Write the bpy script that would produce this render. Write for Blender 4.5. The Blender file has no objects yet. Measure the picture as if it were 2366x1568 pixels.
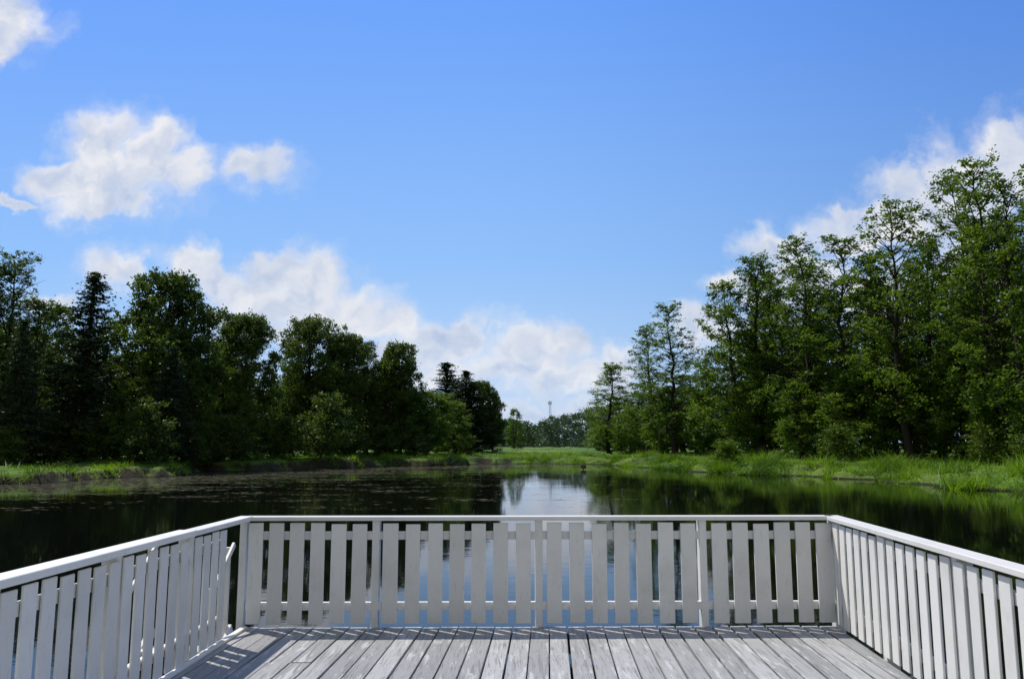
import bpy, math, random
import numpy as np
from mathutils import Vector, Matrix, Quaternion
random.seed(7)
scene = bpy.context.scene
COL = scene.collection
scene.view_settings.view_transform = 'Standard'
scene.view_settings.look = 'None'
scene.view_settings.exposure = 0

# ------------------------------------------------------------ survey of the place
F = 1805.0; CX = 1183.0; CY = 784.0
PITCH = math.radians(7.64)
EYE = 2.4          # eye above the water (z = 0)
DZ = 0.8           # top of the deck
def ray(px, py):
    a = (px-CX)/F; b = (CY-py)/F
    y = math.cos(PITCH)-b*math.sin(PITCH); z = math.sin(PITCH)+b*math.cos(PITCH)
    return a/y, z/y
def bearing(px):
    return ray(px, 1026)[0]

cam = bpy.data.cameras.new("camera")
cam.sensor_width = 36; cam.lens = 36*F/2366
cam.clip_end = 9000; cam.clip_start = 0.05
camo = bpy.data.objects.new("camera", cam); COL.objects.link(camo)
camo.location = (0, 0, EYE)
camo.rotation_euler = (math.radians(90)+PITCH, 0, 0)
scene.camera = camo

# ------------------------------------------------------------ node helpers
class NT:
    def __init__(s, tree):
        s.t = tree; s.n = tree.nodes; s.l = tree.links
    def node(s, typ, **kw):
        n = s.n.new(typ)
        for k, v in kw.items(): setattr(n, k, v)
        return n
    def put(s, sock, v):
        if v is None: return
        if isinstance(v, bpy.types.NodeSocket): s.l.new(v, sock)
        else: sock.default_value = v
    def math(s, op, a, b=None, c=None, clamp=False):
        n = s.node('ShaderNodeMath', operation=op, use_clamp=clamp)
        s.put(n.inputs[0], a); s.put(n.inputs[1], b); s.put(n.inputs[2], c)
        return n.outputs[0]
    def vmath(s, op, a, b=None, c=None):
        n = s.node('ShaderNodeVectorMath', operation=op)
        s.put(n.inputs[0], a); s.put(n.inputs[1], b)
        if c is not None: s.put(n.inputs[2], c)
        return n.outputs['Value'] if op == 'LENGTH' else n.outputs[0]
    def noise(s, vec, scale, detail=4, rough=0.55, dist=0.0, color=False):
        n = s.node('ShaderNodeTexNoise')
        s.put(n.inputs['Vector'], vec)
        n.inputs['Scale'].default_value = scale; n.inputs['Detail'].default_value = detail
        n.inputs['Roughness'].default_value = rough; n.inputs['Distortion'].default_value = dist
        return n.outputs['Color'] if color else n.outputs['Fac']
    def mix(s, f, a, b, blend='MIX'):
        n = s.node('ShaderNodeMix', data_type='RGBA', blend_type=blend)
        s.put(n.inputs[0], f)
        s.put(n.inputs[6], a if isinstance(a, bpy.types.NodeSocket) else (*a, 1))
        s.put(n.inputs[7], b if isinstance(b, bpy.types.NodeSocket) else (*b, 1))
        return n.outputs[2]
    def rng(s, v, a, b, c=0.0, d=1.0, smooth=True):
        n = s.node('ShaderNodeMapRange')
        if smooth: n.interpolation_type = 'SMOOTHSTEP'
        s.put(n.inputs[0], v)
        for i, x in enumerate((a, b, c, d)): n.inputs[i+1].default_value = x
        return n.outputs[0]
    def attr(s, name):
        return s.node('ShaderNodeAttribute', attribute_name=name).outputs['Fac']
    def scale(s, vec, sc):
        return s.vmath('MULTIPLY', vec, sc)

def new_mat(name):
    m = bpy.data.materials.new(name); m.use_nodes = True
    m.node_tree.nodes.clear()
    t = NT(m.node_tree)
    out = t.node('ShaderNodeOutputMaterial')
    return m, t, out
def principled(t, out, base, rough=0.6, spec=0.5, bump=None, bstr=0.2, bdist=0.01):
    p = t.node('ShaderNodeBsdfPrincipled')
    t.put(p.inputs['Base Color'], base if isinstance(base, bpy.types.NodeSocket) else (*base, 1))
    t.put(p.inputs['Roughness'], rough)
    p.inputs['Specular IOR Level'].default_value = spec
    if bump is not None:
        b = t.node('ShaderNodeBump'); b.inputs['Strength'].default_value = bstr
        b.inputs['Distance'].default_value = bdist
        t.l.new(bump, b.inputs['Height']); t.l.new(b.outputs[0], p.inputs['Normal'])
    t.l.new(p.outputs[0], out.inputs[0])
    return p

# ------------------------------------------------------------ sun + sky
SUN_EL = math.radians(57); SUN_AZ = math.radians(-52)
sd_ = Vector((math.sin(SUN_AZ)*math.cos(SUN_EL), math.cos(SUN_AZ)*math.cos(SUN_EL), math.sin(SUN_EL)))
sun = bpy.data.lights.new("sun", 'SUN'); sun.energy = 4.4; sun.angle = math.radians(0.5)
sun.color = (1.0, 0.95, 0.87)
suno = bpy.data.objects.new("sun", sun); COL.objects.link(suno)
suno.rotation_euler = (-sd_).to_track_quat('-Z', 'Y').to_euler()
suno.location = (0, 0, 60)

world = bpy.data.worlds.new("World"); scene.world = world; world.use_nodes = True
world.node_tree.nodes.clear()
w = NT(world.node_tree)
wout = w.node('ShaderNodeOutputWorld'); bg = w.node('ShaderNodeBackground')
w.l.new(bg.outputs[0], wout.inputs[0])
BGS = 0.12
bg.inputs[1].default_value = BGS
sky = w.node('ShaderNodeTexSky', sky_type='NISHITA')
sky.sun_disc = False; sky.sun_elevation = SUN_EL; sky.sun_rotation = SUN_AZ
sky.air_density = 1.0; sky.dust_density = 1.0; sky.ozone_density = 1.0
tc = w.node('ShaderNodeTexCoord')
sep = w.node('ShaderNodeSeparateXYZ'); w.l.new(tc.outputs['Generated'], sep.inputs[0])
yy = w.math('MAXIMUM', sep.outputs[1], 0.08)
u = w.math('DIVIDE', sep.outputs[0], yy); v = w.math('DIVIDE', sep.outputs[2], yy)
cmb = w.node('ShaderNodeCombineXYZ'); w.l.new(u, cmb.inputs[0]); w.l.new(v, cmb.inputs[1])
P = cmb.outputs[0]
n1 = w.noise(P, 13.0, 5, 0.56, color=True)
off = w.vmath('MULTIPLY_ADD', n1, (0.11, 0.10, 0), (-0.055, -0.05, 0))
n2 = w.noise(P, 40.0, 3, 0.5, color=True)
off2 = w.vmath('MULTIPLY_ADD', n2, (0.026, 0.026, 0), (-0.013, -0.013, 0))
PD = w.vmath('ADD', w.vmath('ADD', P, off), off2)
blobs = [(10,60,88,88),(-20,120,70,60),
 (230,335,74,66),(345,348,68,58),(145,415,85,46),(275,415,130,68),(400,395,76,44),(210,468,90,26),(320,462,60,30),
 (590,385,76,36),(40,470,60,13),
 (262,622,64,42),(440,592,56,38),(490,630,44,28),
 (640,622,80,52),(715,655,76,52),(570,665,80,48),(815,705,80,46),(660,708,130,44),(870,750,90,44),(600,770,80,20),
 (1000,790,92,46),(1060,783,44,36),(930,835,100,26),
 (1225,800,96,44),(1300,785,40,40),(1200,850,120,38),(1300,880,100,38),(1050,875,110,22),
 (1440,825,52,42),(1390,875,70,36),(1620,765,65,38),(1700,790,70,40),
 (1700,655,56,32),(1790,572,64,42),(1830,650,80,50),
 (1960,560,92,38),(1942,508,36,22),(2060,530,80,50),
 (2120,435,92,52),(2235,405,108,72),(2325,345,75,58),(2200,490,160,56),(2390,390,90,105),
 (2300,640,140,80),(2050,680,110,60),(125,690,46,18),(1200,955,400,28)]
acc = None
for (px, py, rx, ry) in blobs:
    cu, cv = ray(px, py)
    a = rx*1.24/F; b = ry*1.24/F
    q = w.vmath('MULTIPLY_ADD', PD, (1/a, 1/b, 0), (-cu/a, -cv/b, 0))
    d = w.vmath('LENGTH', q)
    acc = d if acc is None else w.math('SMOOTH_MIN', acc, d, 0.10)
front = w.rng(sep.outputs[1], 0.1, 0.2)
wis = w.noise(PD, 13.0, 5, 0.56)
nz = w.math('SUBTRACT', wis, 0.5)
acc2 = w.math('ADD', acc, w.math('MULTIPLY', nz, 1.1))
acc3 = w.math('ADD', acc, w.math('MULTIPLY', nz, 2.6))
core = w.rng(acc2, 1.16, 0.44)
soft = w.math('MULTIPLY', w.rng(acc3, 1.6, 0.85), 0.26)
alpha = w.math('ADD', core, w.math('MULTIPLY', soft, w.math('SUBTRACT', 1.0, core)))
low = w.rng(v, 0.02, 0.16, 0.68, 0.96)
alpha = w.math('MULTIPLY', w.math('MULTIPLY', alpha, front), low)
Ps = w.vmath('ADD', PD, (-0.010, 0.024, 0))
e1_ = w.noise(PD, 12.0, 3, 0.5); e2_ = w.noise(Ps, 12.0, 3, 0.5)
emb = w.math('MULTIPLY', w.math('SUBTRACT', e1_, e2_), 2.8)
edge = w.rng(acc2, 0.15, 0.95, 0.0, 0.34)
lit = w.math('ADD', w.math('ADD', emb, 0.43), edge, clamp=True)
ccol = w.mix(lit, (0.46/BGS, 0.56/BGS, 0.76/BGS), (0.89/BGS, 0.88/BGS, 0.89/BGS))
haze = w.rng(v, 0.26, 0.02, 0.0, 0.6)
hor = w.rng(v, 0.0, 0.70)
blue = w.mix(hor, (0.34/BGS, 0.60/BGS, 0.98/BGS), (0.137/BGS, 0.362/BGS, 0.99/BGS))
blue = w.mix(haze, blue, (0.58/BGS, 0.71/BGS, 0.92/BGS))
side = w.rng(u, -0.1, 0.75)
blue = w.mix(side, blue, w.mix(1.0, blue, (0.70, 0.75, 0.81), 'MULTIPLY'))
back = w.mix(0.45, sky.outputs[0], (3.8, 3.6, 3.3))
clear = w.mix(front, back, w.mix(0.92, sky.outputs[0], blue))
fin = w.mix(alpha, clear, ccol)
w.l.new(fin, bg.inputs[0])

# ------------------------------------------------------------ mesh helpers
def np_mesh(name, verts, faces, mat=None, attrs=None, smooth=False):
    verts = np.asarray(verts, dtype=np.float32); faces = np.asarray(faces, dtype=np.int32)
    me = bpy.data.meshes.new(name)
    k = faces.shape[1]; M = len(faces)
    me.vertices.add(len(verts)); me.vertices.foreach_set('co', verts.ravel())
    me.loops.add(M*k); me.loops.foreach_set('vertex_index', faces.ravel())
    me.polygons.add(M); me.polygons.foreach_set('loop_start', np.arange(M, dtype=np.int32)*k)
    me.polygons.foreach_set('loop_total', np.full(M, k, dtype=np.int32))
    if smooth: me.polygons.foreach_set('use_smooth', np.ones(M, dtype=bool))
    me.update(calc_edges=True)
    if attrs:
        for an, av in attrs.items():
            at = me.attributes.new(an, 'FLOAT', 'POINT')
            at.data.foreach_set('value', np.asarray(av, dtype=np.float32))
    if mat: me.materials.append(mat)
    return me
def add(name, data, parent=None, loc=None, label=None, category=None, kind=None, group=None):
    o = bpy.data.objects.new(name, data); COL.objects.link(o)
    if parent: o.parent = parent
    if loc is not None: o.location = loc
    if label: o["label"] = label
    if category: o["category"] = category
    if kind: o["kind"] = kind
    if group: o["group"] = group
    return o
def box_arrays(M, sx, sy, sz, c=0.003):
    V = []
    for (xi, X) in enumerate(sx):
        for (yi, Y) in enumerate(sy):
            for (zi, Z) in enumerate(sz):
                dx = c if xi == 0 else -c; dy = c if yi == 0 else -c; dz = c if zi == 0 else -c
                V += [(X, Y+dy, Z+dz), (X+dx, Y, Z+dz), (X+dx, Y+dy, Z)]
    V = [M @ Vector(p) for p in V]
    def id(x, y, z, k): return (x*4+y*2+z)*3+k
    Fc = []
    for a in (0, 1):
        Fc.append([id(a,0,0,0), id(a,1,0,0), id(a,1,1,0), id(a,0,1,0)])
        Fc.append([id(0,a,0,1), id(1,a,0,1), id(1,a,1,1), id(0,a,1,1)])
        Fc.append([id(0,0,a,2), id(1,0,a,2), id(1,1,a,2), id(0,1,a,2)])
    for a in (0, 1):
        for b in (0, 1):
            Fc.append([id(a,b,0,0), id(a,b,1,0), id(a,b,1,1), id(a,b,0,1)])
            Fc.append([id(a,0,b,0), id(a,1,b,0), id(a,1,b,2), id(a,0,b,2)])
            Fc.append([id(0,a,b,1), id(1,a,b,1), id(1,a,b,2), id(0,a,b,2)])
    T = []
    for a in (0, 1):
        for b in (0, 1):
            for d in (0, 1):
                T.append([id(a,b,d,0), id(a,b,d,1), id(a,b,d,2)])
    return V, Fc+T
def mesh_from(name, parts, mat):
    V = []; Fc = []
    for (v_, f_) in parts:
        o = len(V); V += list(v_); Fc += [[i+o for i in q] for q in f_]
    me = bpy.data.meshes.new(name); me.from_pydata([tuple(p) for p in V], [], Fc)
    import bmesh
    bm = bmesh.new(); bm.from_mesh(me); bmesh.ops.recalc_face_normals(bm, faces=bm.faces); bm.to_mesh(me); bm.free()
    me.materials.append(mat)
    return me

# value noise
rg0 = np.random.default_rng(3)
TAB = rg0.random((256, 256))
def vnoise(x, y):
    xi = np.floor(x).astype(int); yi = np.floor(y).astype(int)
    fx = x-xi; fy = y-yi; fx = fx*fx*(3-2*fx); fy = fy*fy*(3-2*fy)
    g = lambda a, b: TAB[a % 256, b % 256]
    return (g(xi, yi)*(1-fx)+g(xi+1, yi)*fx)*(1-fy)+(g(xi, yi+1)*(1-fx)+g(xi+1, yi+1)*fx)*fy
def fbm(x, y, o=4):
    s = 0; a = 0.5
    for i in range(o):
        s = s+a*vnoise(x*2**i+17*i, y*2**i+31*i); a *= 0.5
    return s
def sstep(t):
    t = np.clip(t, 0, 1); return t*t*(3-2*t)

# ------------------------------------------------------------ lake outline
def wl(px, py):
    uu, vv = ray(px, py); D = EYE/(-vv); return (uu*D, D)
shore = [wl(0,1119), wl(120,1117), wl(230,1106), wl(400,1102), wl(470,1090), wl(620,1090), wl(750,1083), wl(900,1078), wl(1010,1076), wl(1120,1073),
         wl(1250,1070), wl(1400,1074), wl(1500,1082), wl(1600,1089), wl(1700,1095), wl(1830,1100), wl(1950,1106), wl(2100,1117),
         wl(2250,1129), wl(2366,1140), (33, 28), (38, 8), (26, -3), (4, -2.2), (-4, -2.2), (-26, -3), (-46, 8), (-42, 30)]
shore = np.array(shore)
def sdist(x, y):
    x = np.asarray(x, float); y = np.asarray(y, float)
    best = np.full(x.shape, 1e9); inside = np.zeros(x.shape, bool)
    n = len(shore)
    for i in range(n):
        ax, ay = shore[i]; bx, by = shore[(i+1) % n]
        dx, dy = bx-ax, by-ay
        t = np.clip(((x-ax)*dx+(y-ay)*dy)/(dx*dx+dy*dy), 0, 1)
        best = np.minimum(best, np.hypot(x-ax-t*dx, y-ay-t*dy))
        c = ((ay > y) != (by > y)) & (x < (bx-ax)*(y-ay)/(by-ay+1e-12)+ax)
        inside ^= c
    return np.where(inside, -best, best)
def gh(x, y):
    x = np.asarray(x, float); y = np.asarray(y, float)
    s = sdist(x, y)+(fbm(x*0.3, y*0.3)-0.47)*4.6+(vnoise(x*1.3, y*1.3)-0.5)*1.1
    rt = sstep((x+2)/8)
    wd = (1.0+3.0*rt)*(0.5+1.2*fbm(x*0.15+40, y*0.15))
    land = (0.40+0.80*fbm(x*0.16, y*0.16))*sstep(s/wd)+0.02*np.clip(s, 0, 3)+0.012*np.clip(s-3, 0, 40)+0.50*(fbm(x*0.7, y*0.7)-0.47)*sstep(s/2)
    land = np.maximum(land, 0.05*np.clip(s, 0, 1))
    bed = np.maximum(s*0.45, -1.4)
    return np.where(s > 0, land, bed), s

r = np.concatenate([np.linspace(1, 30, 14), np.linspace(31, 135, 260), np.geomspace(137, 3500, 60)])
az = np.concatenate([np.radians(np.arange(-46, 46, 0.17)), np.radians(np.arange(46, 314, 2.0))])
R, A = np.meshgrid(r, az, indexing='ij')
X = R*np.sin(A); Y = R*np.cos(A)
Z, S = gh(X, Y)
Z = np.where(R > 300, np.minimum(Z, 1.3)+0, Z)
nr, na = X.shape
V = np.stack([X.ravel(), Y.ravel(), Z.ravel()], 1)
ii, jj = np.meshgrid(np.arange(nr-1), np.arange(na), indexing='ij')
j2 = (jj+1) % na
Fq = np.stack([(ii*na+jj).ravel(), (ii*na+j2).ravel(), ((ii+1)*na+j2).ravel(), ((ii+1)*na+jj).ravel()], 1)
Fq = Fq[:, ::-1]

gm, t, out = new_mat("grassy_ground")
geo = t.node('ShaderNodeNewGeometry'); pos = geo.outputs['Position']
a1 = t.noise(pos, 0.35, 6, 0.6); a2 = t.noise(pos, 3.0, 5, 0.7); a3 = t.noise(pos, 0.06, 3, 0.5)
g = t.mix(t.rng(a1, 0.38, 0.60), (0.022, 0.060, 0.006), (0.09, 0.18, 0.014))
g = t.mix(t.rng(a2, 0.35, 0.7, 0, 0.6), g, (0.06, 0.10, 0.017))
g = t.mix(t.rng(a3, 0.50, 0.6, 0, 0.4), g, (0.17, 0.23, 0.04))
sepn = t.node('ShaderNodeSeparateXYZ'); t.l.new(geo.outputs['Normal'], sepn.inputs[0])
soil = t.mix(a2, (0.012, 0.011, 0.006), (0.05, 0.042, 0.022))
g = t.mix(t.rng(sepn.outputs[2], 0.92, 0.76), g, soil)
bed = t.node('ShaderNodeSeparateXYZ'); t.l.new(pos, bed.inputs[0])
g = t.mix(t.rng(bed.outputs[2], 0.16, 0.04), g, (0.012, 0.012, 0.006))
principled(t, out, g, 0.9, 0.2, a2, 0.8, 0.1)
add("ground", np_mesh("ground", V, Fq, gm, smooth=True), label="grassy meadow with earth banks around the lake", category="ground", kind="structure")

# ------------------------------------------------------------ water
wx = np.linspace(-75, 75, 151); wy = np.linspace(-8, 125, 134)
WX, WY = np.meshgrid(wx, wy, indexing='ij')
sw = sdist(WX, WY)
leftness = sstep((-WX+8+0.08*WY)/16)
alg = np.exp(-np.abs(sw+2)/5.0)*leftness*1.0 + 0.60*sstep((WY-20)/14)*sstep((20-WX)/16)
alg = np.clip(alg, 0, 1)
V = np.stack([WX.ravel(), WY.ravel(), 0*WX.ravel()], 1)
n0, n1_ = WX.shape
ii, jj = np.meshgrid(np.arange(n0-1), np.arange(n1_-1), indexing='ij')
Fq = np.stack([(ii*n1_+jj).ravel(), ((ii+1)*n1_+jj).ravel(), ((ii+1)*n1_+jj+1).ravel(), (ii*n1_+jj+1).ravel()], 1)
wm, t, out = new_mat("lake_water")
geo = t.node('ShaderNodeNewGeometry'); pos = geo.outputs['Position']
b1 = t.noise(t.scale(pos, (1.0, 1.6, 1)), 0.9, 2, 0.5); b2 = t.noise(t.scale(pos, (1, 1.5, 1)), 5.0, 3, 0.55)
calm = t.rng(t.noise(pos, 0.09, 3, 0.5), 0.42, 0.62, 0.3, 1.0)
hh = t.math('MULTIPLY', t.math('ADD', t.math('MULTIPLY', b1, 0.8), t.math('MULTIPLY', b2, 0.33)), calm)
p = t.node('ShaderNodeBsdfPrincipled')
p.inputs['Base Color'].default_value = (0.003, 0.004, 0.003, 1); p.inputs['Roughness'].default_value = 0.0
p.inputs['IOR'].default_value = 1.33
bm_ = t.node('ShaderNodeBump'); bm_.inputs['Strength'].default_value = 0.32; bm_.inputs['Distance'].default_value = 0.015
t.l.new(hh, bm_.inputs['Height']); t.l.new(bm_.outputs[0], p.inputs['Normal'])
al = t.attr("algae")
s1 = t.noise(t.scale(pos, (0.45, 1, 1)), 0.45, 5, 0.65); s2 = t.noise(t.scale(pos, (0.7, 1, 1)), 3.0, 4, 0.7)
cover = t.math('ADD', t.math('MULTIPLY', s1, 0.5), t.math('MULTIPLY', s2, 0.5))
thr = t.math('SUBTRACT', 0.705, t.math('MULTIPLY', al, 0.25))
fac = t.rng(t.math('SUBTRACT', cover, thr), 0.0, 0.05)
d = t.node('ShaderNodeBsdfDiffuse')
t.l.new(t.mix(t.rng(s2, 0.45, 0.64), (0.014, 0.018, 0.009), (0.16, 0.15, 0.105)), d.inputs[0])
mx = t.node('ShaderNodeMixShader'); t.l.new(t.math('MULTIPLY', fac, 0.60), mx.inputs[0]); t.l.new(p.outputs[0], mx.inputs[1]); t.l.new(d.outputs[0], mx.inputs[2])
t.l.new(mx.outputs[0], out.inputs[0])
add("water", np_mesh("water", V, Fq, wm, {"algae": alg.ravel()}, smooth=True), label="dark calm lake water with patches of floating weed", category="lake", kind="structure")

# ------------------------------------------------------------ foliage materials
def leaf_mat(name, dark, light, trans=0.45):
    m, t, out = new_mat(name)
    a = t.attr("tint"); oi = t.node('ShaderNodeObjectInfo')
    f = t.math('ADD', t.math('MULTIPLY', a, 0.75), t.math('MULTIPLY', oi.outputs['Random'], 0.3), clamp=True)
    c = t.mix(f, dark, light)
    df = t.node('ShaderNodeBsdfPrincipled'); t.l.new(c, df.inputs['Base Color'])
    df.inputs['Roughness'].default_value = 0.5; df.inputs['Specular IOR Level'].default_value = 0.3
    tr = t.node('ShaderNodeBsdfTranslucent'); t.l.new(t.mix(1.0, c, (1.7, 1.6, 0.6), 'MULTIPLY'), tr.inputs[0])
    mx = t.node('ShaderNodeMixShader'); mx.inputs[0].default_value = trans
    t.l.new(df.outputs[0], mx.inputs[1]); t.l.new(tr.outputs[0], mx.inputs[2]); t.l.new(mx.outputs[0], out.inputs[0])
    return m
M_alder = leaf_mat("alder_leaves", (0.026, 0.062, 0.008), (0.125, 0.205, 0.022), 0.5)
M_dark = leaf_mat("dark_leaves", (0.018, 0.044, 0.008), (0.088, 0.142, 0.018), 0.42)  # dark foliage; on west-bank alders it also carries painted-in shade
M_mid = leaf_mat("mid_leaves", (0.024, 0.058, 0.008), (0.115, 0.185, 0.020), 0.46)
M_light = leaf_mat("light_leaves", (0.04, 0.09, 0.010), (0.15, 0.24, 0.026), 0.5)
M_spruce = leaf_mat("spruce_needles", (0.012, 0.028, 0.011), (0.042, 0.072, 0.024), 0.2)
M_grass = leaf_mat("grass_blades", (0.016, 0.055, 0.004), (0.155, 0.28, 0.018), 0.45)
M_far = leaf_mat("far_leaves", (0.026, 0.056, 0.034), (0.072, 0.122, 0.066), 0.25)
M_bark, t, out = new_mat("bark")
tcn = t.node('ShaderNodeTexCoord')
nb = t.noise(t.scale(tcn.outputs['Object'], (4, 4, 1)), 2.0, 5, 0.65)
principled(t, out, t.mix(nb, (0.012, 0.010, 0.008), (0.055, 0.045, 0.035)), 0.9, 0.2, nb, 0.8, 0.05)

# ------------------------------------------------------------ trees
def unit(v):
    return v/(np.linalg.norm(v)+1e-9)
class Tubes:
    def __init__(s): s.V = []; s.F = []
    def tube(s, pts, rad, n=5):
        base = len(s.V); k = len(pts)
        for i, p_ in enumerate(pts):
            tg = unit(pts[min(i+1, k-1)]-pts[max(i-1, 0)])
            ref = np.array([1., 0, 0]) if abs(tg[0]) < 0.8 else np.array([0, 1., 0])
            a = unit(np.cross(tg, ref)); b = np.cross(tg, a)
            for j in range(n):
                th = 2*math.pi*j/n
                s.V.append(p_+rad[i]*(math.cos(th)*a+math.sin(th)*b))
        for i in range(k-1):
            for j in range(n):
                j_ = (j+1) % n
                s.F.append([base+i*n+j, base+i*n+j_, base+(i+1)*n+j_, base+(i+1)*n+j])
def leaves(centres, sizes, tints, rng, aspect=0.6):
    n = len(centres)
    a = rng.normal(size=(n, 3)); a /= np.linalg.norm(a, axis=1)[:, None]
    c = rng.normal(size=(n, 3)); b = np.cross(a, c); b /= np.linalg.norm(b, axis=1)[:, None]
    sz = sizes[:, None]
    V = np.stack([centres-a*sz, centres+b*sz*aspect, centres+a*sz, centres-b*sz*aspect], 1).reshape(-1, 3)
    Fc = np.arange(4*n).reshape(-1, 4)
    return V, Fc, np.repeat(tints, 4)
def clumps(cc, rr, nl, ls, rng, flat=0.55, tint=(0.0, 1.0), TT=None):
    C = []; S_ = []; T = []
    for ci, (c, r_) in enumerate(zip(cc, rr)):
        n = max(4, int(nl*rng.uniform(0.4, 1.5)))
        q = rng.normal(size=(n, 3)); q /= np.linalg.norm(q, axis=1)[:, None]
        q *= (rng.random(n)**0.6)[:, None]*r_; q[:, 2] *= flat
        q[rng.random(n) < 0.15] *= 1.9
        C.append(c+q); S_.append(ls*rng.uniform(0.6, 1.3, n))
        tb_ = rng.uniform(*tint) if TT is None else TT[ci]
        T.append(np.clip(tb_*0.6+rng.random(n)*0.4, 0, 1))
    return leaves(np.concatenate(C), np.concatenate(S_), np.concatenate(T), rng)

def finish(name, tb, V, Fc, T, H, mat):
    trunk = np_mesh(name+"_trunk", np.array(tb.V), np.array(tb.F), M_bark, smooth=True)
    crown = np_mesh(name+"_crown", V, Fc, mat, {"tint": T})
    return dict(trunk=trunk, crown=crown, H=H, W=np.percentile(np.abs(V[:, :2]), 96)*2)

def lobed_tree(name, H, base, env, nlobe, lr, ncl, cr, nleaf, ls, seed, tr=0.22, mat=None, wander=0.45, asc=0.8, bare=4, lobeflat=0.7, trunkfill=10, rmin=0.12, lt=0.45):
    """trunk, ascending limbs each carrying a lobe of leaf clumps"""
    rng = np.random.default_rng(seed)
    tb = Tubes(); K = 14; zz = np.linspace(0, 1, K)
    wx_ = np.cumsum(rng.normal(size=K))*wander*0.28; wy_ = np.cumsum(rng.normal(size=K))*wander*0.28
    wx_ -= wx_[0]+(wx_[-1]-wx_[0])*zz*0.6; wy_ -= wy_[0]+(wy_[-1]-wy_[0])*zz*0.6
    tp = np.stack([wx_, wy_, zz*H*0.97], 1); tp[0, 2] = -0.3
    tb.tube(tp, tr*(1.22-zz*1.17)*np.where(zz == 0, 1.4, 1), 8)
    at = lambda tt: np.array([np.interp(tt, zz, tp[:, k]) for k in range(3)])
    CC = []; RR = []; TT = []
    asym = rng.uniform(0, 6.28)
    for i in range(nlobe):
        q = ((i+rng.random())/nlobe)
        azm = i*2.399+rng.uniform(-0.8, 0.8)
        ew = env(q)*(1+0.2*math.cos(azm-asym))
        rad = ew*math.sqrt(rng.uniform(rmin, 1.0))*rng.uniform(0.78, 1.12)
        zc = (base+(1-base)*q)*H
        r_l = lr*rng.uniform(0.6, 1.35)*(1.1-lt*q)
        tc_ = at(min(1, zc/(0.97*H)))
        c = np.array([tc_[0]+rad*math.cos(azm), tc_[1]+rad*math.sin(azm), min(zc, H-r_l*0.6)])
        tt = max(base*0.8, min(0.97, (c[2]-rad*asc*rng.uniform(0.5, 1.2))/H))
        o = at(tt); mid = (o+c)/2+np.array([0, 0, -0.12*rad])+rng.normal(size=3)*0.08*rad
        f3 = [o, o*0.6+mid*0.4, mid, mid*0.4+c*0.6, c]
        rb_ = tr*0.42*(1.1-tt)+0.02
        tb.tube(np.array(f3), np.linspace(rb_, 0.02, 5), 5)
        ltint = rng.random()
        for j in range(max(3, int(ncl*(r_l/lr)**1.6))):
            dd = rng.normal(size=3); dd = unit(dd)*r_l*rng.uniform(0.35, 1.1); dd[2] *= lobeflat
            e2 = c+dd
            if rng.random() < 0.6: tb.tube(np.array([c*0.85+mid*0.15, e2]), np.array([0.02, 0.006]), 3)
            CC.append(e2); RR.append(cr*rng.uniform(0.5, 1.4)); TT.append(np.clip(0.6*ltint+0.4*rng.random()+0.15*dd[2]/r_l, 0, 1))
    for k in range(bare):
        tt = rng.uniform(0.55, 0.98); o = at(tt); azm = rng.uniform(0, 6.28); L = env(tt)*rng.uniform(0.8, 1.3)
        d_ = np.array([math.cos(azm), math.sin(azm), rng.uniform(0.2, 0.9)])
        tb.tube(np.array([o, o+d_*L*0.5+rng.normal(size=3)*0.1, o+d_*L]), np.array([0.05, 0.03, 0.008]), 4)
    for k in range(trunkfill):
        tt = rng.uniform(base*0.4, 0.95)
        CC.append(at(tt)+rng.normal(size=3)*0.5); RR.append(cr*rng.uniform(0.5, 1)); TT.append(rng.random())
    for k in range(6):
        CC.append(tp[-1]+np.array([0, 0, -0.25*k])+rng.normal(size=3)*np.array([0.12+0.09*k]*2+[0.1])); RR.append(cr*0.45); TT.append(rng.random())
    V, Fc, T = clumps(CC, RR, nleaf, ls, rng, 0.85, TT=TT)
    return finish(name, tb, V, Fc, T, H, mat)

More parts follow.
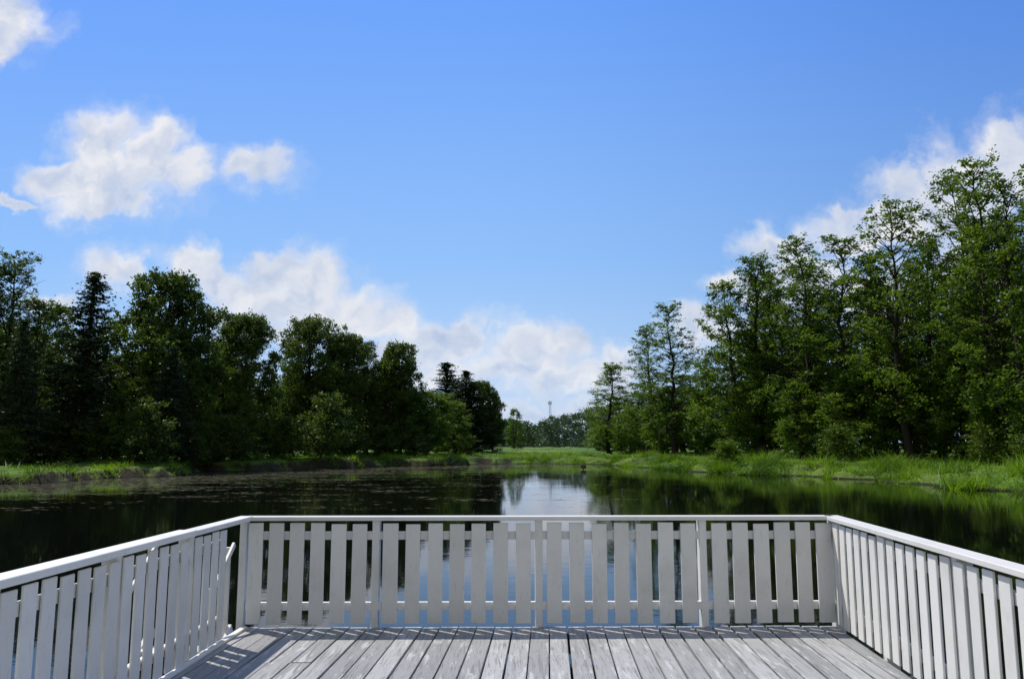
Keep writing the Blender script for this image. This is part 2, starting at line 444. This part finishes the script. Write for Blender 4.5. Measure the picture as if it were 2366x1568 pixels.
def make_tree(name, H, base, prof, nl, elev, droop, cr, nleaf, ls, seed, tr=0.22, sub=6, mat=None, wander=0.5, flat=0.55, lvar=(0.45, 1.25), off=(0.08, 0.3), inner=0.3):
    rng = np.random.default_rng(seed)
    tb = Tubes()
    K = 12; zz = np.linspace(0, 1, K)
    wx_ = np.cumsum(rng.normal(size=K))*wander*0.3; wy_ = np.cumsum(rng.normal(size=K))*wander*0.3
    wx_ -= wx_[0]; wy_ -= wy_[0]
    tp = np.stack([wx_, wy_, zz*H], 1); tp[0, 2] = -0.3
    tb.tube(tp, tr*(1.25-zz*1.2)*np.where(zz == 0, 1.35, 1), 8)
    CC = []; RR = []
    for i in range(nl):
        q = (i+rng.random())/nl; tt = base+(1-base)*q
        o = np.array([np.interp(tt, zz, tp[:, 0]), np.interp(tt, zz, tp[:, 1]), tt*H])
        azm = i*2.399+rng.uniform(-0.6, 0.6)
        L = prof(q)*rng.uniform(*lvar)
        e = elev(q)+rng.uniform(-0.2, 0.2)
        dh = np.array([math.cos(azm), math.sin(azm), 0])
        f = np.linspace(0, 1, 5)
        pts = np.array([o+dh*L*math.cos(e)*x+np.array([0, 0, 1])*(L*math.sin(e)*x-droop*L*x*x) for x in f])
        pts[1:] += rng.normal(size=(4, 3))*L*0.05
        r0 = tr*0.34*(1.1-tt)+0.014
        tb.tube(pts, r0*(1.05-f), 4)
        ns = max(2, int(sub*min(1.3, L/1.6)))
        for j in range(ns):
            ff = inner+(1-inner)*(j+rng.random())/ns
            o2 = np.array([np.interp(ff, f, pts[:, k]) for k in range(3)])
            dd = rng.normal(size=3); dd[2] = dd[2]*0.8+0.25
            e2 = o2+unit(dd)*(0.05+L*rng.uniform(*off))
            tb.tube(np.array([o2, e2]), np.array([0.018, 0.006]), 3)
            CC.append(e2); RR.append(cr*rng.uniform(0.45, 1.4)*(0.55+0.45*min(1, L)))
    for k in range(5):
        CC.append(tp[-1]+rng.normal(size=3)*np.array([0.06, 0.06, 0.2])-np.array([0, 0, 0.15*k])); RR.append(cr*0.4)
    V, Fc, T = clumps(CC, RR, nleaf, ls, rng, flat)
    return finish(name, tb, V, Fc, T, H, mat)

def e_alder(q): return 3.4*(0.66+0.5*math.sin(math.pi*min(1, q+0.05)))*(1-0.62*q**1.9)
def e_tall(q): return 3.0*(0.80+0.30*math.sin(math.pi*q))*(1-0.60*q**2.0)
def e_round(q): return 5.0*math.sqrt(max(0.02, 1-(2*q-0.95)**2*0.86))
def p_cone(q): return 2.6*(1-q)**0.8+0.15
KINDS = {}
for i, sd in enumerate((11, 12, 13, 14, 15)):
    KINDS["alder%d" % i] = lobed_tree("alder", 22, 0.11, e_alder, 68, 1.05, 14, 0.42, 28, 0.105, sd, mat=M_alder, bare=8, lobeflat=0.9)
for i, sd in enumerate((21, 22, 23, 24)):
    KINDS["tall%d" % i] = lobed_tree("alder_high", 24, 0.19, e_tall, 58, 0.92, 11, 0.38, 25, 0.10, sd, tr=0.21, mat=M_alder, wander=0.5, bare=24, trunkfill=20, lobeflat=0.9)
for i, sd in enumerate((31, 32, 33)):
    KINDS["round%d" % i] = lobed_tree("linden", 17, 0.16, e_round, 90, 1.4, 20, 0.52, 29, 0.14, sd, tr=0.36, mat=M_dark, wander=0.4, bare=1, rmin=0.2, lt=0.15)
for i, sd in enumerate((41, 42, 43)):
    KINDS["leafy%d" % i] = lobed_tree("leafy", 12, 0.07, lambda q: 2.7*(0.8+0.35*math.sin(math.pi*q))*(1-0.6*q**2), 50, 0.9, 15, 0.38, 27, 0.11, sd, tr=0.14, mat=M_light, wander=0.5, bare=2, lobeflat=0.9)
for i, sd in enumerate((51, 52)):
    KINDS["spruce%d" % i] = make_tree("spruce", 18, 0.07, p_cone, 175, lambda q: -0.15+0.5*q, 0.22, 0.42, 26, 0.095, sd, tr=0.2, sub=7, mat=M_spruce, wander=0.15, flat=0.6, off=(0.03, 0.22), inner=0.15)
KINDS["bush0"] = make_tree("bush", 3.5, 0.02, lambda q: 2.2*math.sqrt(max(0.05, 1-q*q*0.8)), 40, lambda q: 0.3+0.8*q, 0.05, 0.45, 36, 0.09, 61, tr=0.06, mat=M_mid, wander=0.3, flat=0.8)
KINDS["bush1"] = make_tree("bush", 3.5, 0.02, lambda q: 2.2*math.sqrt(max(0.05, 1-q*q*0.7)), 40, lambda q: 0.3+0.9*q, 0.05, 0.45, 36, 0.09, 62, tr=0.06, mat=M_light, wander=0.3, flat=0.8)
DESC = {
 "alder": ("alder_tree", "tall slender alder with open crown on the grassy bank", "tree", "alders along the lake shore"),
 "tall": ("alder_tree", "very tall thin alder with bare twigs on top", "tree", "alders along the lake shore"),
 "round": ("broadleaf_tree", "dense dark broadleaf tree with rounded crown by the lake", "tree", "broadleaf trees along the lake shore"),
 "leafy": ("young_tree", "young bright green tree leafy down to the grass", "tree", "young trees along the lake shore"),
 "spruce": ("spruce_tree", "dark pointed spruce standing among broadleaf trees", "tree", "spruces along the lake shore"),
 "bush": ("bush", "low rounded green bush on the lake bank", "bush", "bushes on the lake bank")}
def plant(kind, x, y, H, Wd, rot, shade=None):
    K = KINDS[kind]; key = kind.rstrip("0123456789"); nm, lab, cat, grp = DESC[key]
    if key == "bush" and kind.endswith("1"): lab = "light green leafy bush beside the water"
    if key == "leafy" and shade: lab = "young green tree leafy down to the grass"
    if key == "round" and shade: lab = "broad rounded bright green tree on the far bank"
    z = float(gh(np.array([x]), np.array([y]))[0][0])
    e = add(nm, None, loc=(x, y, z-0.05), label=lab, category=cat, group=grp)
    e.rotation_euler = (random.uniform(-0.02, 0.02), random.uniform(-0.03, 0.03), rot)
    sxy = Wd/K["W"]; e.scale = (sxy, sxy, H/K["H"])
    add("trunk", K["trunk"], parent=e); c = add("crown", K["crown"], parent=e)
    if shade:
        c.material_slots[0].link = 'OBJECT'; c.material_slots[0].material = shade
def tree(kind, px, py, d, wpx, shade=None):
    for _ in range(14):
        if float(gh(np.array([bearing(px)*d]), np.array([d]))[1][0]) > 1.2: break
        d += 0.8
    uu, vv = ray(px, py)
    x = bearing(px)*d
    z = float(gh(np.array([x]), np.array([d]))[0][0])
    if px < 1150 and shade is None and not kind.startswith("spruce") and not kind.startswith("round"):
        shade = M_mid if kind.startswith("leafy") else M_dark  # shaded side of the west bank put into the leaf colour
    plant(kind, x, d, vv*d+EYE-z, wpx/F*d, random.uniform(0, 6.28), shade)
TREES = [
 # west bank
 ("tall0", 15, 578, 66, 165), ("alder0", 65, 690, 64, 170), ("leafy0", 130, 700, 74, 160), ("spruce0", 190, 633, 66, 165),
 ("leafy1", 240, 735, 76, 120), ("round0", 355, 630, 72, 225), ("alder2", 480, 722, 80, 130), ("round2", 560, 728, 78, 135),
 ("leafy0", 450, 830, 70, 110), ("spruce1", 385, 800, 66, 110), ("leafy1", 300, 870, 66, 130), ("leafy0", 540, 850, 74, 100),
 ("alder3", 515, 745, 84, 110), ("spruce1", 30, 740, 60, 120), ("alder2", -60, 600, 64, 220), ("round1", -180, 600, 66, 240),
 ("round1", 710, 738, 92, 150), ("round2", 790, 772, 94, 125), ("alder0", 845, 788, 98, 115), ("round0", 925, 792, 98, 110),
 ("leafy2", 890, 830, 96, 110), ("leafy2", 670, 840, 96, 70), ("leafy0", 760, 850, 90, 110),
 ("spruce0", 1027, 838, 124, 130), ("round1", 985, 905, 102, 120, M_light), ("spruce1", 1078, 856, 118, 130), ("round2", 1108, 880, 120, 80),
 ("leafy2", 1050, 925, 108, 100), ("round0", 1138, 905, 122, 50), ("leafy1", 1188, 943, 160, 42), ("spruce0", 1055, 880, 122, 100),
 # east bank
 ("alder2", 1412, 838, 112, 118), ("tall2", 1498, 748, 102, 135), ("tall3", 1560, 700, 96, 145), ("leafy0", 1462, 940, 106, 80),
 ("leafy1", 1540, 890, 98, 95), ("alder1", 1645, 820, 96, 90), ("alder0", 1692, 648, 86, 165), ("alder4", 1750, 595, 84, 180),
 ("leafy2", 1625, 905, 92, 90), ("tall1", 1850, 538, 78, 190), ("tall3", 1955, 538, 74, 205), ("leafy1", 1765, 820, 84, 130),
 ("alder2", 1800, 630, 88, 165), ("alder3", 1900, 590, 84, 180),
 ("leafy0", 1900, 800, 80, 140), ("tall0", 2105, 462, 68, 210), ("alder4", 2030, 580, 74, 185), ("tall1", 2235, 382, 66, 205),
 ("tall2", 2305, 365, 62, 220), ("tall3", 2385, 400, 58, 225), ("leafy2", 2090, 790, 70, 160), ("leafy0", 2220, 770, 67, 160),
 ("leafy1", 2340, 740, 62, 170), ("alder1", 2180, 540, 72, 195), ("alder0", 2470, 380, 56, 240), ("leafy2", 1990, 850, 72, 140),
 ("alder0", 2270, 520, 72, 205), ("alder2", 2350, 500, 68, 205), ("tall1", 2600, 420, 54, 260), ("leafy1", 1850, 880, 76, 110),
]
for tr_ in TREES: tree(*tr_)
rb = random.Random(5)
for px, py, d, wpx, k in [(740,945,80,110,0),(330,960,62,110,0),(378,995,64,50,0),(815,992,86,80,0),(10,1008,58,80,0),(640,985,78,90,0),
     (500,985,70,100,0),(200,990,64,110,0),(100,980,64,120,0),(890,1000,92,80,0),(960,1000,94,70,0),(565,1000,72,70,0),(440,1000,66,80,0),
     (1945,1002,68,80,0),(1667,1030,70,55,1),(2300,1005,60,90,0),(2420,990,55,120,0)]:
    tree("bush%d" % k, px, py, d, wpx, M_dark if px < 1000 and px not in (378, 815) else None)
# further rows of the two woods
for i in range(26):
    px = -120+i*47+rb.uniform(-15, 15)
    if 545 < px < 690 or px > 1090: continue
    top = np.interp(px, [0, 250, 450, 545, 690, 900, 1000, 1150], [760, 800, 800, 830, 830, 860, 940, 985])+rb.uniform(-30, 40)
    tree(rb.choice(["round0", "round1", "alder0", "alder1", "leafy2", "leafy0"]), px, top, np.interp(px, [0, 600, 1150], [84, 96, 135])+rb.uniform(-4, 8), 130)
for px, py in ((590, 905), (625, 890), (655, 900)): tree("leafy1", px, py, 98, 80)
for i in range(27):
    px = 1440+i*42+rb.uniform(-15, 15)
    top = np.interp(px, [1440, 1560, 1640, 1670, 1750, 1900, 2100, 2300, 2500], [930, 870, 900, 800, 720, 670, 630, 590, 550])+rb.uniform(-30, 60)
    tree(rb.choice(["alder0", "alder1", "alder2", "alder3", "alder4", "tall3"]), px, top, np.interp(px, [1440, 1900, 2400], [122, 94, 80])+rb.uniform(-3, 10), 145)

# far wood seen as one mass
rng = np.random.default_rng(77)
CC = []; RR = []
def crown_mass(x, y, H, Wd, n):
    z0 = 0.9
    for k in range(n):
        a_ = rng.uniform(0, 6.28); q = rng.random(); rr = Wd/2*math.sqrt(rng.random())*(1.0-0.55*q*q)
        CC.append(np.array([x+rr*math.cos(a_), y+rr*math.sin(a_), z0+H*(0.03+0.93*q)])); RR.append(Wd*0.13)
for px in np.arange(1130, 1420, 9):
    d = rng.uniform(270, 330); top = np.interp(px, [1130, 1200, 1230, 1260, 1300, 1340, 1420], [965, 972, 982, 970, 960, 946, 936])+rng.uniform(-5, 5)
    crown_mass(bearing(px)*d, d, ray(px, top)[1]*d+1.5, rng.uniform(7, 11), 75)
for px in list(np.arange(-900, 1120, 30))+list(np.arange(1400, 3300, 30)):
    d = rng.uniform(140, 165); top = np.interp(px, [-900, 0, 500, 1000, 1140, 1400, 1600, 2400, 3300], [850, 850, 900, 960, 985, 960, 900, 820, 800])+rng.uniform(-15, 15)
    crown_mass(bearing(px)*d, d, ray(px, top)[1]*d+1.5, rng.uniform(5, 8), 55)
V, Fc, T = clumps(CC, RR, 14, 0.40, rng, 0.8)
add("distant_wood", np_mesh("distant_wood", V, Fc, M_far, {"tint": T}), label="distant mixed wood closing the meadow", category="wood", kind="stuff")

# ------------------------------------------------------------ grass
rng = np.random.default_rng(9)
def blades(xmin, xmax, ymin, ymax, n, smin, smax, h, wd):
    x = rng.uniform(xmin, xmax, n); y = rng.uniform(ymin, ymax, n)
    z, s = gh(x, y)
    m = (s > smin) & (s < smax) & (np.abs(x/np.maximum(y, 1)) < 0.78)
    m &= rng.random(n) < 0.04+3.6*np.clip(fbm(x*0.9, y*0.9)-0.43, 0, 1)
    x, y, z = x[m], y[m], z[m]; k = len(x)
    hh = h*rng.uniform(0.4, 1.3, k)*(0.1+4.2*np.clip(fbm(x*0.5+9, y*0.5)-0.33, 0, 1)); a = rng.uniform(0, 6.28, k)
    hh *= 1+0.5*sstep((x-12)/12)
    wv = wd*rng.uniform(0.6, 1.4, k)
    lean = rng.normal(size=(k, 2))*0.75*hh[:, None]
    p0 = np.stack([x-np.cos(a)*wv/2, y-np.sin(a)*wv/2, z-0.03], 1); p1 = np.stack([x+np.cos(a)*wv/2, y+np.sin(a)*wv/2, z-0.03], 1)
    p2 = np.stack([x+lean[:, 0], y+lean[:, 1], z+hh], 1)
    return np.stack([p0, p1, p2], 1).reshape(-1, 3), np.repeat(np.clip(rng.random(k)*0.3+(fbm(x*0.4, y*0.4)-0.38)*3.4, 0, 1), 3)
parts = [blades(-45, 0, 40, 110, 320000, 0.0, 5.0, 0.38, 0.06), blades(0, 36, 30, 110, 460000, -0.3, 6.0, 0.42, 0.06),
         blades(-60, 60, 30, 130, 300000, 4.5, 22, 0.30, 0.09)]
V = np.concatenate([q[0] for q in parts]); T = np.concatenate([q[1] for q in parts])
Fc = np.arange(len(V)).reshape(-1, 3)
add("grass", np_mesh("grass", V, Fc, M_grass, {"tint": T}), label="long lush grass along the lake banks", category="grass", kind="stuff")

# ------------------------------------------------------------ wooden deck
def paint_mat(name, c0, c1, dirt):
    m, t, out = new_mat(name)
    oi = t.node('ShaderNodeObjectInfo')
    geo = t.node('ShaderNodeNewGeometry')
    gr = t.noise(t.scale(geo.outputs['Position'], (14, 14, 3)), 3.0, 5, 0.65)
    bl = t.noise(geo.outputs['Position'], 2.2, 5, 0.6)
    c = t.mix(oi.outputs['Random'], c0, c1)
    c = t.mix(t.rng(bl, 0.45, 0.75, 0, 0.4), c, dirt)
    c = t.mix(t.rng(gr, 0.56, 0.72, 0, 0.4), c, dirt)
    principled(t, out, c, 0.5, 0.4, gr, 0.25, 0.004)
    return m
M_white = paint_mat("white_paint", (0.67, 0.66, 0.625), (0.78, 0.77, 0.735), (0.48, 0.465, 0.42))
M_deck, t, out = new_mat("weathered_boards")
geo = t.node('ShaderNodeNewGeometry'); pos = geo.outputs['Position']; br = t.attr("board")
sh = t.node('ShaderNodeCombineXYZ'); t.l.new(t.math('MULTIPLY', br, 50), sh.inputs[1])
pp = t.vmath('ADD', pos, sh.outputs[0])
gr = t.noise(t.scale(pp, (38, 1.6, 10)), 1.0, 6, 0.7, 0.4)
gf = t.noise(t.scale(pp, (130, 4.0, 10)), 1.0, 4, 0.7)
pe = t.noise(t.scale(pp, (12, 1.6, 1)), 1.4, 6, 0.7)
c = t.mix(br, (0.27, 0.272, 0.272), (0.42, 0.422, 0.418))
c = t.mix(t.rng(gr, 0.50, 0.64, 0, 0.65), c, (0.15, 0.149, 0.145))
c = t.mix(t.rng(gf, 0.55, 0.67, 0, 0.75), c, (0.08, 0.078, 0.074))
c = t.mix(t.rng(pe, 0.55, 0.63, 0, 0.65), c, (0.57, 0.57, 0.56))
principled(t, out, c, 0.6, 0.35, t.math('ADD', gr, gf), 0.6, 0.006)
M_joist, t, out = new_mat("wet_timber")
geo = t.node('ShaderNodeNewGeometry'); nb = t.noise(geo.outputs['Position'], 8, 5, 0.6)
principled(t, out, t.mix(nb, (0.05, 0.04, 0.03), (0.16, 0.14, 0.11)), 0.8, 0.3, nb, 0.4, 0.01)

LC = Vector((-2.36, 7.15)); RC = Vector((2.885, 7.23))
def lx(y): return LC.x-0.025*(LC.y-y)
def rx_(y): return RC.x-0.077*(RC.y-y)
YN = -2.6
quad = [(lx(YN)+0.0, YN), (rx_(YN), YN), (RC.x, RC.y+0.02), (LC.x, LC.y+0.02)]
def clip(poly, q):
    outp = poly
    for i in range(4):
        ax, ay = q[i]; bx, by = q[(i+1) % 4]
        inp = outp; outp = []
        for k in range(len(inp)):
            P_, Q_ = inp[k], inp[(k+1) % len(inp)]
            sp = (bx-ax)*(P_[1]-ay)-(by-ay)*(P_[0]-ax); sq = (bx-ax)*(Q_[1]-ay)-(by-ay)*(Q_[0]-ax)
            if sp >= 0: outp.append(P_)
            if (sp >= 0) != (sq >= 0):
                tt = sp/(sp-sq); outp.append((P_[0]+(Q_[0]-P_[0])*tt, P_[1]+(Q_[1]-P_[1])*tt))
        if not outp: return []
    return outp
V = []; Fc = []; AT = []
rd = random.Random(4)
pitch_b = 0.160
for i in range(-24, 26):
    x0 = i*pitch_b+0.02; x1 = x0+pitch_b-rd.uniform(0.011, 0.020)
    cuts = [8.0, -4.0] if rd.random() < 0.55 else [8.0, rd.choice([6.05, 4.3, 2.2]), -4.0]
    for k in range(len(cuts)-1):
        ya, yb = cuts[k+1]+0.003, cuts[k]-0.003
        f = lambda x, y: (x+0.047*(y-7.2), y)
        pl = clip([f(x0, ya), f(x1, ya), f(x1, yb), f(x0, yb)], quad)
        if len(pl) < 3: continue
        zt = DZ+rd.uniform(-0.003, 0.003); o = len(V); n = len(pl); val = rd.random()
        cx_ = sum(p_[0] for p_ in pl)/n
        ins = [(p_[0]+max(-0.004, min(0.004, (cx_-p_[0]))), p_[1]) for p_ in pl]
        V += [(a_, b_, zt) for a_, b_ in ins]+[(a_, b_, zt-0.004) for a_, b_ in pl]+[(a_, b_, zt-0.03) for a_, b_ in pl]
        AT += [val]*(3*n)
        Fc.append([o+q for q in range(n)]); Fc.append([o+2*n+q for q in reversed(range(n))])
        for q in range(n):
            q2 = (q+1) % n
            Fc.append([o+n+q, o+n+q2, o+q2, o+q]); Fc.append([o+2*n+q, o+2*n+q2, o+n+q2, o+n+q])
me = bpy.data.meshes.new("floor"); me.from_pydata(V, [], Fc); me.materials.append(M_deck)
at = me.attributes.new("board", 'FLOAT', 'POINT'); at.data.foreach_set('value', AT)
deck = add("wooden_deck", None, loc=(0, 0, 0), label="weathered grey plank deck built out over the lake", category="deck")
add("floor", me, parent=deck)
I4 = Matrix.Identity(4)
for yj in (7.08, 6.1, 5.0, 3.9, 2.8, 1.7, 0.6, -0.5, -1.6, -2.4):
    add("joist", mesh_from("joist", [box_arrays(I4, (lx(yj)+0.02, rx_(yj)-0.02), (yj-0.04, yj+0.04), (DZ-0.19, DZ-0.034))], M_joist), parent=deck)
pm = mesh_from("pile", [box_arrays(I4, (-0.07, 0.07), (-0.07, 0.07), (-1.6, DZ-0.2), 0.01)], M_joist)
for yj in (6.98, 5.0, 2.8, 0.6):
    for xx in (lx(yj)+0.15, 0.2, rx_(yj)-0.15):
        add("pile", pm, parent=deck, loc=(xx, yj, 0))

# ------------------------------------------------------------ railings
def frame(p0, p1, inner):
    a = Vector((p1[0]-p0[0], p1[1]-p0[1], 0)); L = a.length; a.normalize()
    n = Vector((-a.y, a.x, 0))
    if n.dot(Vector((inner[0], inner[1], 0))) < 0: n = -n
    M = Matrix((( a.x, n.x, 0, 0), (a.y, n.y, 0, 0), (0, 0, 1, 0), (0, 0, 0, 1)))
    return M, L
def railing(p0, p1, inner, posts, pickets, cap=(0, 0), label="", capw=(-0.075, 0.045), zcap=0.925, capt=0.036, rs=0.0, th=0.021, foot=False):
    M, L = frame(p0, p1, inner)
    root = add("wooden_railing", None, loc=(p0[0], p0[1], DZ), label=label, category="railing", group="white railings around the deck")
    def pc(nm, ex, ey, ez, c=0.003, tw=0.0):
        MM = M
        if tw:
            mid = Vector(((ex[0]+ex[1])/2, 0, (ez[0]+ez[1])/2))
            MM = M @ Matrix.Translation(mid) @ Matrix.Rotation(tw, 4, 'Y') @ Matrix.Translation(-mid)
        add(nm, mesh_from(nm, [box_arrays(MM, ex, ey, ez, c)], M_white), parent=root)
    pc("handrail", (cap[0], L+cap[1]), capw, (zcap, zcap+capt), 0.004)
    pc("upper_rail", (rs, L), (-0.042, -0.006), (0.755, 0.825))
    pc("lower_rail", (rs, L), (-0.042, -0.006), (0.145, 0.215))
    if foot: pc("base_rail", (0.0, L), (-0.002, 0.050), (0.004, 0.026))
    for (s, wd) in posts:
        pc("post", (s-wd/2, s+wd/2), (-0.100, -0.0045), (-0.25, zcap-0.002), 0.004)
    for (s, wd) in pickets:
        a_ = rd.uniform(-0.003, 0.003)
        pc("picket", (s-wd/2, s+wd/2), (0.0, th), (0.032+rd.uniform(-0.003, 0.006), 0.900+rd.uniform(-0.008, 0.006)), 0.003, a_)
    return root
# end railing: picket edges surveyed along its length
edges = [(579,611),(625,658),(672,705),(720,752),(767,801),(815,848),(885,920),(937,970),(989,1022),(1038,1072),(1088,1121),(1138,1172),(1190,1224),
         (1261,1295),(1313,1347),(1365,1399),(1416,1450),(1467,1502),(1518,1553),(1570,1605),(1642,1677),(1690,1726),(1740,1775),(1788,1824),(1837,1871),(1884,1920)]
LL = (RC-LC).length; k_ = LL/(1922-575)
pk = [(((a+b)/2-575)*k_, (b-a)*k_) for a, b in edges]
po = [((x_-575)*k_, 0.066) for x_ in (868, 1243, 1623)]
railing(LC, RC, (0, -1), po, pk, cap=(-0.02, 0.02), label="white painted picket railing across the end of the deck")
def along(L, s0, wd, gap):
    pk = []; s = s0
    while s+wd < L:
        pk.append((s+wd/2, wd)); s += wd+gap
    po = [(pk[i][0]+wd/2+gap/2, 0.08) for i in range(5, len(pk)-1, 7)]
    return po, pk
e0 = (RC.x, RC.y); e1 = (rx_(-2.5), -2.5)
M_, L_ = frame(e0, e1, (-1, 0))
po, pk = along(L_, 0.09, 0.116, 0.056)
railing(e0, e1, (-1, 0), po, pk, cap=(-0.055, 0), label="long white painted picket railing along the deck edge", capw=(-0.085, 0.050), th=0.016)
a0 = (lx(7.10), 7.10); a1 = (lx(5.95), 5.95)
po, pk = [(1.09, 0.07)], [(0.53, 0.118), (0.69, 0.118), (0.85, 0.118), (1.01, 0.118)]
railing(a0, a1, (1, 0), po, pk, cap=(-0.06, -0.003), label="short white railing section beside the deck corner", rs=0.45, th=0.014, foot=True, capt=0.040)
b0 = (lx(5.94), 5.94); b1 = (lx(-2.5), -2.5)
M_, L_ = frame(b0, b1, (1, 0))
po, pk = along(L_, 0.03, 0.118, 0.044)
railing(b0, b1, (1, 0), po, pk, cap=(0.0, 0), label="long white picket railing with thicker handrail", zcap=0.928, capt=0.044, capw=(-0.085, 0.055), th=0.014, foot=True)
for (cx_, cy_, hw, lab) in ((LC.x-0.045, LC.y+0.045, 0.032, "slim white corner post beside the steps gap"), (RC.x+0.045, RC.y+0.045, 0.045, "white square corner post of the deck railing")):
    pst = add("corner_post", mesh_from("corner_post", [box_arrays(I4, (-hw, hw), (-hw, hw), (-1.9, 0.922), 0.005), box_arrays(I4, (-hw-0.01, hw+0.01), (-hw-0.01, hw+0.01), (-0.32, -0.10), 0.005)], M_white), loc=(cx_, cy_, DZ), label=lab, category="post", group="corner posts of the deck")
# bathing steps outside the west railing
st = add("wooden_steps", None, loc=(-2.50, 7.30, DZ), label="white wooden steps with handrail going down to the water", category="steps")
ang = math.atan2(0.95, 1.35)
for xo in (-0.03, -0.73):
    MS = Matrix.Translation((xo, 0, -0.02)) @ Matrix.Rotation(ang, 4, 'X')
    add("stringer", mesh_from("stringer", [box_arrays(MS, (-0.015, 0.015), (-1.75, 0.0), (-0.09, 0.03))], M_white), parent=st)
    MH = Matrix.Translation((xo, 0, 0.70)) @ Matrix.Rotation(ang, 4, 'X')
    add("handrail", mesh_from("handrail", [box_arrays(MH, (-0.012, 0.012), (-0.62, 0.0), (-0.024, 0.024))], M_white), parent=st)
    for q in (-0.05, -0.46):
        zq = q*math.tan(ang)
        add("post", mesh_from("post", [box_arrays(I4, (xo-0.054, xo-0.014), (q-0.020, q+0.020), (zq-0.3, zq+0.715))], M_white), parent=st)
for k in range(4):
    yk = -0.22-0.30*k; zk = yk*math.tan(ang)-0.0
    add("tread", mesh_from("tread", [box_arrays(I4, (-0.713, -0.047), (yk-0.1, yk+0.1), (zk-0.03, zk))], M_white), parent=st)

# ------------------------------------------------------------ pasture fence, mast, box
M_stake, t, out = new_mat("grey_stake")
geo = t.node('ShaderNodeNewGeometry'); nb = t.noise(geo.outputs['Position'], 6, 3, 0.6)
principled(t, out, t.mix(nb, (0.10, 0.085, 0.065), (0.26, 0.23, 0.19)), 0.85, 0.2)
def fence(pts, step, h, label, wires=True):
    tb = Tubes(); o = pts[0]; tops = []
    P3 = []
    for i in range(len(pts)-1):
        a = np.array(pts[i]); b = np.array(pts[i+1]); L = np.linalg.norm(b-a); n = max(1, int(L/step))
        for k in range(n):
            P3.append(a+(b-a)*k/n)
    P3.append(np.array(pts[-1]))
    for q in P3:
        z = float(gh(np.array([q[0]]), np.array([q[1]]))[0][0])
        hj = h*rd.uniform(0.85, 1.15)
        tb.tube(np.array([[q[0]-o[0], q[1]-o[1], z-0.3], [q[0]-o[0]+rd.uniform(-.05, .05), q[1]-o[1], z+hj]]), np.array([0.045, 0.035]), 6)
        tops.append(np.array([q[0]-o[0], q[1]-o[1], z]))
    if wires:
        for hz in (0.45, 0.85):
            tb.tube(np.array([p_+np.array([0, 0.05, h*hz]) for p_ in tops]), np.full(len(tops), 0.006), 4)
    add("pasture_fence", np_mesh("pasture_fence", np.array(tb.V), np.array(tb.F), M_stake), loc=(o[0], o[1], 0), label=label, category="fence")
fence([(bearing(1110)*150, 150), (bearing(1360)*150, 150)], 3.0, 1.3, "low wooden stake fence across the far meadow")

M_steel, t, out = new_mat("galvanised_steel")
geo = t.node('ShaderNodeNewGeometry'); nb = t.noise(geo.outputs['Position'], 2, 3, 0.6)
principled(t, out, t.mix(nb, (0.30, 0.31, 0.33), (0.42, 0.43, 0.45)), 0.5, 0.5)
D = 620; mh = ray(1271, 925)[1]*D+EYE-1.2
mast = add("radio_mast", None, loc=(bearing(1271)*D, D, 1.2), label="tall thin lattice radio mast above distant trees", category="mast")
tb = Tubes()
lv = np.linspace(0, 1, 16)
legs = []
for k in range(3):
    a_ = 2*math.pi*k/3
    legs.append(np.array([[math.cos(a_)*(1.5-0.8*q), math.sin(a_)*(1.5-0.8*q), q*mh] for q in lv])); tb.tube(legs[-1], np.full(16, 0.11), 5)
for i in range(15):
    for k in range(3):
        tb.tube(np.array([legs[k][i], legs[(k+1) % 3][i+1]]), np.array([0.06, 0.06]), 4); tb.tube(np.array([legs[k][i], legs[(k+1) % 3][i]]), np.array([0.05, 0.05]), 4)
add("lattice", np_mesh("lattice", np.array(tb.V), np.array(tb.F), M_steel), parent=mast)
for k in range(3):
    a_ = 2*math.pi*k/3+0.5
    add("antenna", mesh_from("antenna", [box_arrays(Matrix.Translation((math.cos(a_)*1.3, math.sin(a_)*1.3, mh-2.0)), (-0.25, 0.25), (-0.2, 0.2), (-1.3, 1.3), 0.04),
        box_arrays(Matrix.Translation((math.cos(a_)*0.85, math.sin(a_)*0.85, mh-2.0)), (-0.4, 0.4), (-0.06, 0.06), (-0.06, 0.06), 0.01)], M_steel), parent=mast)
dn = 76
bx_ = add("nesting_box", None, loc=(bearing(1347)*dn, dn, 0), label="small dark wooden nesting box on a post in the water", category="nesting box")
add("body", mesh_from("body", [box_arrays(I4, (-0.26, 0.26), (-0.22, 0.22), (0.10, 0.42), 0.01), box_arrays(I4, (-0.05, 0.05), (-0.05, 0.05), (-1.3, 0.095), 0.01)], M_joist), parent=bx_)
add("roof", mesh_from("roof", [box_arrays(Matrix.Translation((0, 0, 0.435)) @ Matrix.Rotation(0.15, 4, 'Y'), (-0.33, 0.33), (-0.28, 0.28), (0.035, 0.065), 0.005)], M_joist), parent=bx_)
